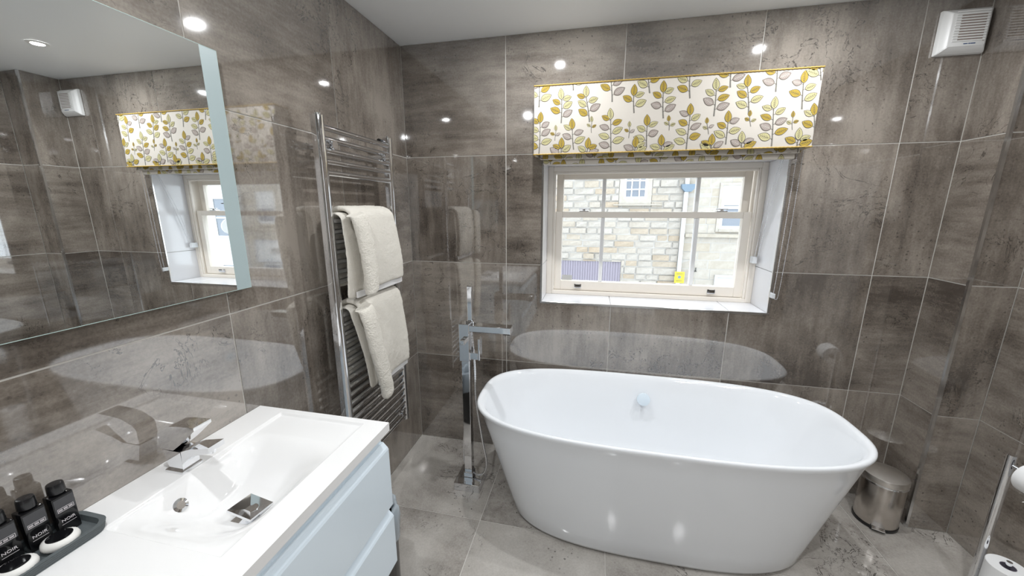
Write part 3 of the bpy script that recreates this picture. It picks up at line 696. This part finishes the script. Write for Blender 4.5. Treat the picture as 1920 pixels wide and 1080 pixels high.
# ------------------------------------------------------------------ waste bin with bag beside the vanity
bb = thing('waste_bin', (.292, -1.03, 0), 'black waste bin with clear bag liner beyond the vanity cabinet', 'bin')
mk('bin_body', lathe(.292, -1.03, [(.092, .0), (.095, .004), (.1, .34), (.102, .345), (.094, .345), (.088, .02)], 32, cap1=True), 'black', bb, smooth=True, auto=40)
bm = bmesh.new(); n = 72; rings = []
for r, z in ((.101, .25), (.105, .27), (.108, .31), (.109, .35), (.106, .385), (.096, .40), (.088, .38), (.086, .33)):
    rings.append([(.292+(r+.005*math.sin(7*a)*(z < .39)+.003*math.sin(17*a+z*40))*math.cos(a), -1.03+(r+.005*math.sin(7*a)+.003*math.sin(17*a+z*40))*math.sin(a), z+.008*math.sin(5*a)) for a in [2*math.pi*k/n for k in range(n)]])
loft(bm, rings, False, False); mk('bag_liner', bm, 'bag', bb, smooth=True)

# ------------------------------------------------------------------ pedal bin
PXc, PYc = 2.528, -.182
pb = thing('pedal_bin', (PXc, PYc, 0), 'small brushed steel pedal bin in the corner behind the bathtub', 'bin')
mk('bin_body', lathe(PXc, PYc, [(.083, .012), (.084, .014), (.084, .236), (.083, .238)], 48), 'brushed', pb, smooth=True, auto=40)
mk('bin_base', lathe(PXc, PYc, [(.082, 0), (.086, .002), (.086, .014), (.083, .015)], 48), 'black', pb, smooth=True, auto=40)
ld = mk('lid', lathe(PXc, PYc, [(.087, .24), (.088, .244), (.088, .264), (.085, .27), (.06, .28), (.03, .286), (.004, .288)], 48), 'lid_steel_lit', pb, smooth=True, auto=30)
mk('rim', lathe(PXc, PYc, [(.0865, .23), (.0885, .232), (.0885, .239), (.0865, .241)], 48), 'chrome', pb, smooth=True, auto=40)
d = Vector((CAM[0]-PXc, CAM[1]-PYc, 0)).normalized(); d = Matrix.Rotation(math.radians(12), 3, 'Z') @ d; u = Vector((-d.y, d.x, 0))
def obox(c, d, u, hu, d0, d1, z0, z1):
    bm = bmesh.new(); box(bm, d0, d1, -hu, hu, z0, z1); bm.transform(Matrix(((d.x, u.x, 0, c[0]), (d.y, u.y, 0, c[1]), (0, 0, 1, 0), (0, 0, 0, 1)))); return bm
mk('pedal', obox((PXc, PYc), d, u, .024, .08, .105, .016, .021), 'chrome', pb)
mk('pedal_slot', obox((PXc, PYc), d, u, .028, .078, .0875, .001, .015), 'dark_gap', pb)
mk('hinge', obox((PXc, PYc), -d, u, .02, .08, .1, .2, .26), 'black', pb)

# ------------------------------------------------------------------ toilet roll stand at the right edge
SX, SY = 2.65, -.52
ts = thing('toilet_roll_stand', (SX, SY, 0), 'chrome free-standing toilet roll stand at the right picture edge', 'stand')
mk('stand_base', lathe(SX+.005, SY-.06, [(.10, 0), (.10, .008), (.097, .012)], 40), 'chrome', ts, smooth=True, auto=40)
mk('pole', cyl((SX, SY, .01), (SX, SY, .628), .0135, 24), 'chrome', ts, smooth=True, auto=40)
mk('arm', cyl((SX, SY, .59), (SX+.02, SY-.16, .59), .007, 16), 'chrome', ts, smooth=True, auto=40)
mk('spare_rod', cyl((SX+.012, SY-.08, .01), (SX+.012, SY-.08, .235), .008, 16), 'chrome', ts, smooth=True, auto=40)
def ring(c, ax_, prof, n):
    bm = disc(c, ax_, prof+prof[:1], n); bmesh.ops.delete(bm, geom=[f for f in bm.faces if len(f.verts) == n], context='FACES'); bmesh.ops.remove_doubles(bm, verts=bm.verts[:], dist=1e-6); return bm
def roll(c, ax_, label):
    ax_ = Vector(ax_).normalized(); c = Vector(c); r = thing('toilet_roll', c, label, 'toilet roll', 'toilet rolls on the stand')
    mk('paper', ring(c, ax_, [(.021, -.05), (.053, -.05), (.055, -.048), (.055, .048), (.053, .05), (.021, .05)], 36), 'paper', r, smooth=True, auto=40)
    mk('core', ring(c, ax_, [(.0195, -.0505), (.0205, -.0505), (.0205, .0505), (.0195, .0505)], 24), 'shutter', r, smooth=True, auto=40)
roll((SX+.0135, SY-.105, .5782), (.02, -.16, 0), 'white toilet roll hanging on the stand arm')
roll((SX+.012, SY-.08, .0635), (0, 0, 1), 'spare white toilet roll on the stand base, lower of the stacked two')
roll((SX+.012, SY-.08, .1645), (0, 0, 1), 'spare white toilet roll on the stand base, upper of the stacked two')

# ------------------------------------------------------------------ extractor fan
ef = thing('extractor_fan', (2.56, 0, 2.15), 'square white extractor fan high on the wall in the right corner', 'fan')
FX0, FX1, FZ0, FZ1 = 2.468, 2.638, 2.156, 2.326
def fring(d, y): return [(FX0+d, y, FZ0+d), (FX1-d, y, FZ0+d), (FX1-d, y, FZ1-d), (FX0+d, y, FZ1-d)]
bm = bmesh.new(); loft(bm, [fring(0, -.0005), fring(0, -.012), fring(.004, -.02), fring(.022, -.040), fring(.024, -.041)], True, True)
bmesh.ops.bevel(bm, geom=[e_ for e_ in bm.edges], offset=.002, segments=2, affect='EDGES'); mk('housing', bm, 'white_plastic', ef, smooth=True, auto=30)
for k in range(10):
    z = FZ0+.045+k*.0098
    mk('slot', bx(FX0+.052, FX1-.034, -.0418, -.0405, z, z+.0048), 'lf_mauve', ef)
for k in range(12):
    z = FZ0+.040+k*.0098
    mk('slat', bx(FX0+.034, FX1-.026, -.0436, -.0405, z+.0002, z+.0046), 'white_plastic', ef)
for u0, u1, hh in ((.076, .089, .0016), (.0905, .0925, .0012), (.094, .098, .002), (.0995, .116, .0017)):
    mk('printed_mark', bx(FX0+u0, FX0+u1, -.0416, -.0408, FZ0+.031-hh, FZ0+.031+hh), 'blue_print', ef)
mk('screw', cyl((FX1-.03, -.04, FZ0+.04), (FX1-.03, -.0425, FZ0+.04), .0025, 10), 'lf_mauve', ef)

# ------------------------------------------------------------------ recessed ceiling lights
for i, (x, y, lab) in enumerate(((.84, -.45, 'recessed round ceiling spotlight above the towel radiator end of the bath'), (1.95, -.45, 'recessed round ceiling spotlight above the right end of the bath'), (.42, -1.70, 'recessed round ceiling spotlight above the washbasin'), (2.13, -1.2, 'recessed round ceiling spotlight near the right wall'), (1.3, -2.5, 'added recessed round ceiling spotlight, unseen behind the viewpoint, left one'), (2.2, -2.5, 'added recessed round ceiling spotlight, unseen behind the viewpoint, right one'))):  # last two lamps are added, unseen behind the camera
    t = thing('ceiling_spotlight', (x, y, H), lab, 'spotlight', 'recessed ceiling spotlights')
    mk('bezel', lathe(x, y, [(.026, H-.001), (.028, H-.005), (.043, H-.004), (.045, H-.0005)], 32, False, False), 'white_plastic', t, smooth=True, auto=40)
    mk('lens', lathe(x, y, [(.0265, H-.001), (.0265, H-.002)], 32), 'lens', t)
    L = bpy.data.lights.new('spot_glow', 'AREA'); L.shape = 'DISK'; L.size = .046; L.energy = LAMP_W; L.color = (.955, .98, 1)
    lo = bpy.data.objects.new('lamp_light', L); COL.objects.link(lo); lo.parent = t; lo.location = (0, 0, -.006)

# ------------------------------------------------------------------ the street outside
YS = 7.0
gr = mk('ground_street', bx(-12, 22, .6, 40, -3.2, -3.0), 'asphalt'); gr['kind'] = 'structure'
def facade(root, x0, x1, z0, z1, course, lmin, lmax, holes, vis, m, seed, depth):
    R = random.Random(seed); rest = bmesh.new(); z = z0; cache = {}
    while z < z1-.02:
        h = min(course*R.choice((1, 1, 1, 1.15, .9)), z1-z); x = x0+.003
        while x < x1-.02:
            l = min(R.uniform(lmin, lmax), x1-x)
            if x1-(x+l) < lmin*.5: l = x1-x
            for r in [q for q in hole_cut((x+.006, x+l-.006, z+.006, z+h-.006), holes)]:
                if r[1]-r[0] < .03 or r[3]-r[2] < .03: continue
                dp_ = depth*R.uniform(.3, 1)
                inv = any(a <= (r[0]+r[1])/2 <= b and c <= (r[2]+r[3])/2 <= d_ for a, b, c, d_ in vis)
                if inv:
                    bm = bmesh.new(); v = box(bm, r[0], r[1], YS-dp_, YS+.05, r[2], r[3])
                    for i in (0, 1, 4, 5): v[i].co.x += (.012 if i in (0, 4) else -.012)*min(1, depth*30); v[i].co.z += (.01 if i in (0, 1) else -.01)*min(1, depth*30); v[i].co.y += R.uniform(-.3, .3)*depth
                    mk('stone_block', bm, m, root)
                else: box(rest, r[0], r[1], YS-dp_, YS+.05, r[2], r[3])
            x += l
        z += h
    if rest.verts: mk('stone_courses', rest, m, root)['kind'] = 'stuff'
def hole_cut(r, holes):
    rs = [r]
    for h in holes: rs = cut(rs, h)
    return rs
def child_empty(name, loc, parent):
    o = thing(name, loc); o.parent = parent; o.location = Vector(loc)-WLOC[parent.name]; WLOC[o.name] = Vector(loc); return o
# house with rough stone wall
hA = thing('stone_house', (0, YS, -3), 'pale rough sandstone house straight across the street', 'house')
XA = 3.0
UW = (1.725, 2.225, 1.715, 2.40)
SHU = (.34, 1.755, -2.9, .263)
bm = bmesh.new()
for q in hole_cut((-6, XA, -3, 4.6), [UW, SHU]): box(bm, q[0], q[1], YS-.006, YS+.1, q[2], q[3])
box(bm, -6, XA, YS+.1, YS+.4, -3, 4.6); mk('wall', bm, 'mortar', hA)
facade(hA, -6, XA, -3, 4.6, .150, .24, .52, [(UW[0]-.1, UW[1]+.1, UW[2]-.16, UW[3]), SHU], [(.1, 3.0, -.35, 2.45)], 'stone', 3, .05)
wA = child_empty('window', (1.97, YS, UW[2]), hA)
mk('window_frame', bxs((UW[0], UW[0]+.045, YS-.02, YS+.03, UW[2], UW[3]), (UW[1]-.045, UW[1], YS-.02, YS+.03, UW[2], UW[3]), (UW[0]+.045, UW[1]-.045, YS-.02, YS+.03, UW[2], UW[2]+.05), (UW[0]+.045, UW[1]-.045, YS-.02, YS+.03, UW[3]-.05, UW[3]),
    *[(UW[0]+k*.1667-.012, UW[0]+k*.1667+.012, YS-.013, YS+.03, UW[2]+.05, UW[3]-.05) for k in (1, 2)], *[(UW[0]+.045, UW[1]-.045, YS-.01, YS+.03, UW[2]+k*.19-.0+.01, UW[2]+k*.19+.035) for k in (1, 2, 3)]), 'white_paint', wA)
mk('pane', bx(UW[0], UW[1], YS+.01, YS+.02, UW[2], UW[3]), 'dull_glass', wA)
mk('surround', bxs((UW[0]-.1, UW[0], YS-.03, YS+.02, UW[2]-.16, UW[3]), (UW[1], UW[1]+.1, YS-.03, YS+.02, UW[2]-.16, UW[3]), (UW[0], UW[1], YS-.03, YS+.02, UW[2]-.16, UW[2])), 'ashlar', wA)
mk('sill', bx(1.5, 2.56, YS-.09, YS+.0, 1.575, 1.60), 'ashlar', wA)
bm = bmesh.new()
for k in range(24): box(bm, SHU[0]+k*.059, SHU[0]+k*.059+.054, YS-.005+.006*(k % 2), YS+.03, -2.9, .263)
mk('shutter_boards', bm, 'shutter', hA)
# ashlar building with shop
hB = thing('shop_building', (6, YS, -3), 'smooth sandstone shop building at the right across the street', 'building')
XE = 8.9
W1 = (3.78, 4.48, 1.06, 1.99); W2 = (7.70, 8.36, 1.07, 1.98); SG = (6.5, 8.48, .02, .56); SW = (6.7, 8.35, -1.6, -.06); S1 = (3.86, 5.2, -.42, -.01); SW1 = (3.9, 5.2, -2.4, -.5)
W3 = (5.7, 6.4, 1.06, 1.99)
bm = bmesh.new()
for q in hole_cut((XA, XE, -3, 4.6), [W1, W2, W3, SW, SW1]): box(bm, q[0], q[1], YS-.003, YS+.1, q[2], q[3])
box(bm, XA, XE, YS+.1, YS+.4, -3, 4.6); mk('wall', bm, 'mortar', hB)
facade(hB, XA, XE, -3, 4.6, .205, .4, .75, [(a-.06, b+.06, c-.06, d_+.06) for a, b, c, d_ in (W1, W2, W3, SW, SW1)], [(3.0, 4.6, -.4, 2.3), (6.3, 8.9, -.3, 2.3)], 'ashlar', 5, .012)
for W in (W1, W2, W3):
    wB = child_empty('window', ((W[0]+W[1])/2, YS, W[2]), hB); zm = (W[2]+W[3])/2
    mk('window_frame', bxs((W[0], W[0]+.06, YS-.01, YS+.03, W[2], W[3]), (W[1]-.06, W[1], YS-.01, YS+.03, W[2], W[3]), (W[0]+.06, W[1]-.06, YS-.01, YS+.03, W[2], W[2]+.07), (W[0]+.06, W[1]-.06, YS-.01, YS+.03, W[3]-.06, W[3]), (W[0]+.06, W[1]-.06, YS-.012, YS+.03, zm-.03, zm+.03)), 'sign_white', wB)
    mk('pane', bx(W[0], W[1], YS+.01, YS+.02, W[2], W[3]), 'dull_glass', wB)
    mk('blind', bx(W[0]+.06, W[1]-.06, YS+.004, YS+.008, zm+.05, W[3]-.06), 'sign_white', wB)
    mk('surround', bxs((W[0]-.06, W[0], YS-.03, YS+.02, W[2]-.06, W[3]+.06), (W[1], W[1]+.06, YS-.03, YS+.02, W[2]-.06, W[3]+.06), (W[0], W[1], YS-.03, YS+.02, W[3], W[3]+.06), (W[0], W[1], YS-.05, YS+.02, W[2]-.06, W[2])), 'ashlar', wB)
mk('string_course', bx(XA+.1, XE, YS-.08, YS+.0, .88, .955), 'ashlar', hB)
sg = child_empty('shop_sign', (7.5, YS-.02, SG[2]), hB)
mk('sign_board', bx(SG[0], SG[1], YS-.06, YS-.015, SG[2], SG[3]), 'sign_white', sg)
t_ = .045
mk('sign_frame', bxs((SG[0]-t_, SG[1]+t_, YS-.08, YS-.014, SG[3], SG[3]+t_), (SG[0]-t_, SG[1]+t_, YS-.08, YS-.014, SG[2]-t_, SG[2]), (SG[0]-t_, SG[0], YS-.08, YS-.014, SG[2], SG[3]), (SG[1], SG[1]+t_, YS-.08, YS-.014, SG[2], SG[3])), 'grey_sign', sg)
mk('sign_lettering', text_bm('CHIPS', .25, basis((7.70, YS-.062, .285), (1, 0, 0), (0, 0, 1)), .004), 'iron', sg)
sw = child_empty('shop_window', (7.5, YS, SW[2]), hB)
mk('pane', bx(SW[0], SW[1], YS+.01, YS+.02, SW[2], SW[3]), 'dull_glass', sw)
mk('window_frame', bxs(*[(SW[0]+k*.55-.03, SW[0]+k*.55+.03, YS-.02, YS+.03, SW[2]+.06, SW[3]-.06) for k in range(4)], (SW[0], SW[1], YS-.02, YS+.03, SW[3]-.06, SW[3]), (SW[0], SW[1], YS-.02, YS+.03, SW[2], SW[2]+.06)), 'sign_white', sw)
s2_ = child_empty('fascia_board', (4.5, YS, S1[2]), hB)
mk('board', bx(S1[0], S1[1], YS-.05, YS-.012, S1[2], S1[3]), 'grey_sign', s2_)
mk('board_frame', bxs((S1[0]-.05, S1[1]+.05, YS-.07, YS-.012, S1[3], S1[3]+.05), (S1[0]-.05, S1[1]+.05, YS-.07, YS-.012, S1[2]-.05, S1[2]), (S1[0]-.05, S1[0], YS-.07, YS-.012, S1[2], S1[3])), 'sign_white', s2_)
s3 = child_empty('shop_window', (4.5, YS, SW1[2]), hB); mk('pane', bx(SW1[0], SW1[1], YS+.01, YS+.02, SW1[2], SW1[3]), 'dull_glass', s3)
mk('wall_bracket', bxs((3.33, 3.345, YS-.05, YS-.01, -.12, .26), (3.34, 3.42, YS-.045, YS-.03, .1, .115), (3.39, 3.405, YS-.045, YS-.03, .1, .19)), 'iron', hB)
# downpipe
dpz = thing('downpipe', (3.03, YS-.1, -3), 'pale rainwater downpipe with slate blue hopper between the two buildings', 'pipe')
mk('pipe', cyl((3.03, YS-.1, -3), (3.03, YS-.1, 4.5), .045, 16), 'pipe', dpz, smooth=True, auto=40)
bm = bmesh.new(); loft(bm, [[(3.05-a, YS-.19, z), (3.05+a, YS-.19, z), (3.05+a, YS-.06, z), (3.05-a, YS-.06, z)] for a, z in ((.06, 1.86), (.13, 1.93), (.14, 2.02))]); mk('hopper', bm, 'hopper', dpz)
yp = thing('plaque', (3.04, YS-.16, -.15), 'small yellow square plaque on the downpipe across the street', 'sign')
mk('plate', bx(2.94, 3.145, YS-.165, YS-.15, -.155, .10), 'yellow', yp)
mk('emblem', disc((3.04, YS-.166, -.02), (0, -1, 0), [(.035, 0), (.035, .003)], 20), 'hopper', yp)
bm = bxs((2.97, 3.11, YS-.168, YS-.165, .045, .06), (2.97, 3.11, YS-.168, YS-.165, -.115, -.10)); mk('print_lines', bm, 'lf_line', yp)
# hanging oval sign
hg = thing('hanging_sign', (8.75, YS-.3, .9), 'white oval sign hanging from a black iron bracket on the shop building', 'sign')
mk('bracket', bxs((8.74, 8.76, YS-.75, YS-.018, 1.62, 1.645), (8.74, 8.76, YS-.04, YS-.018, 1.3, 1.95), (8.74, 8.76, YS-.5, YS-.47, 1.42, 1.9), (8.74, 8.76, YS-.5, YS-.47, 1.25, 1.62)), 'iron', hg)
bm = bmesh.new(); n = 36
loft(bm, [[(x, YS-.48+.37*math.cos(2*math.pi*k/n), 1.02+.24*math.sin(2*math.pi*k/n)) for k in range(n)] for x in (8.735, 8.765)]); mk('oval_board', bm, 'sign_white', hg)
# terrace further along the street
hC = thing('far_house', (12, YS, -3), 'pale rendered house further along the street, seen in the mirror', 'house')
mk('wall', bx(XE+.6, 20, YS+1.2, YS+2, -3, 3.6), 'sign_white', hC)
for xx in (10.4, 12.6, 15):
    for z in (-1.6, .6):
        wC = child_empty('window', (xx, YS+1.2, z), hC)
        mk('pane', bx(xx, xx+.9, YS+1.17, YS+1.19, z, z+1.2), 'dull_glass', wC)
        mk('window_frame', bxs((xx-.06, xx, YS+1.15, YS+1.2, z-.06, z+1.26), (xx+.9, xx+.96, YS+1.15, YS+1.2, z-.06, z+1.26), (xx, xx+.9, YS+1.15, YS+1.2, z+1.2, z+1.26), (xx, xx+.9, YS+1.15, YS+1.2, z-.06, z), (xx, xx+.9, YS+1.16, YS+1.2, z+.57, z+.62)), 'pipe', wC)
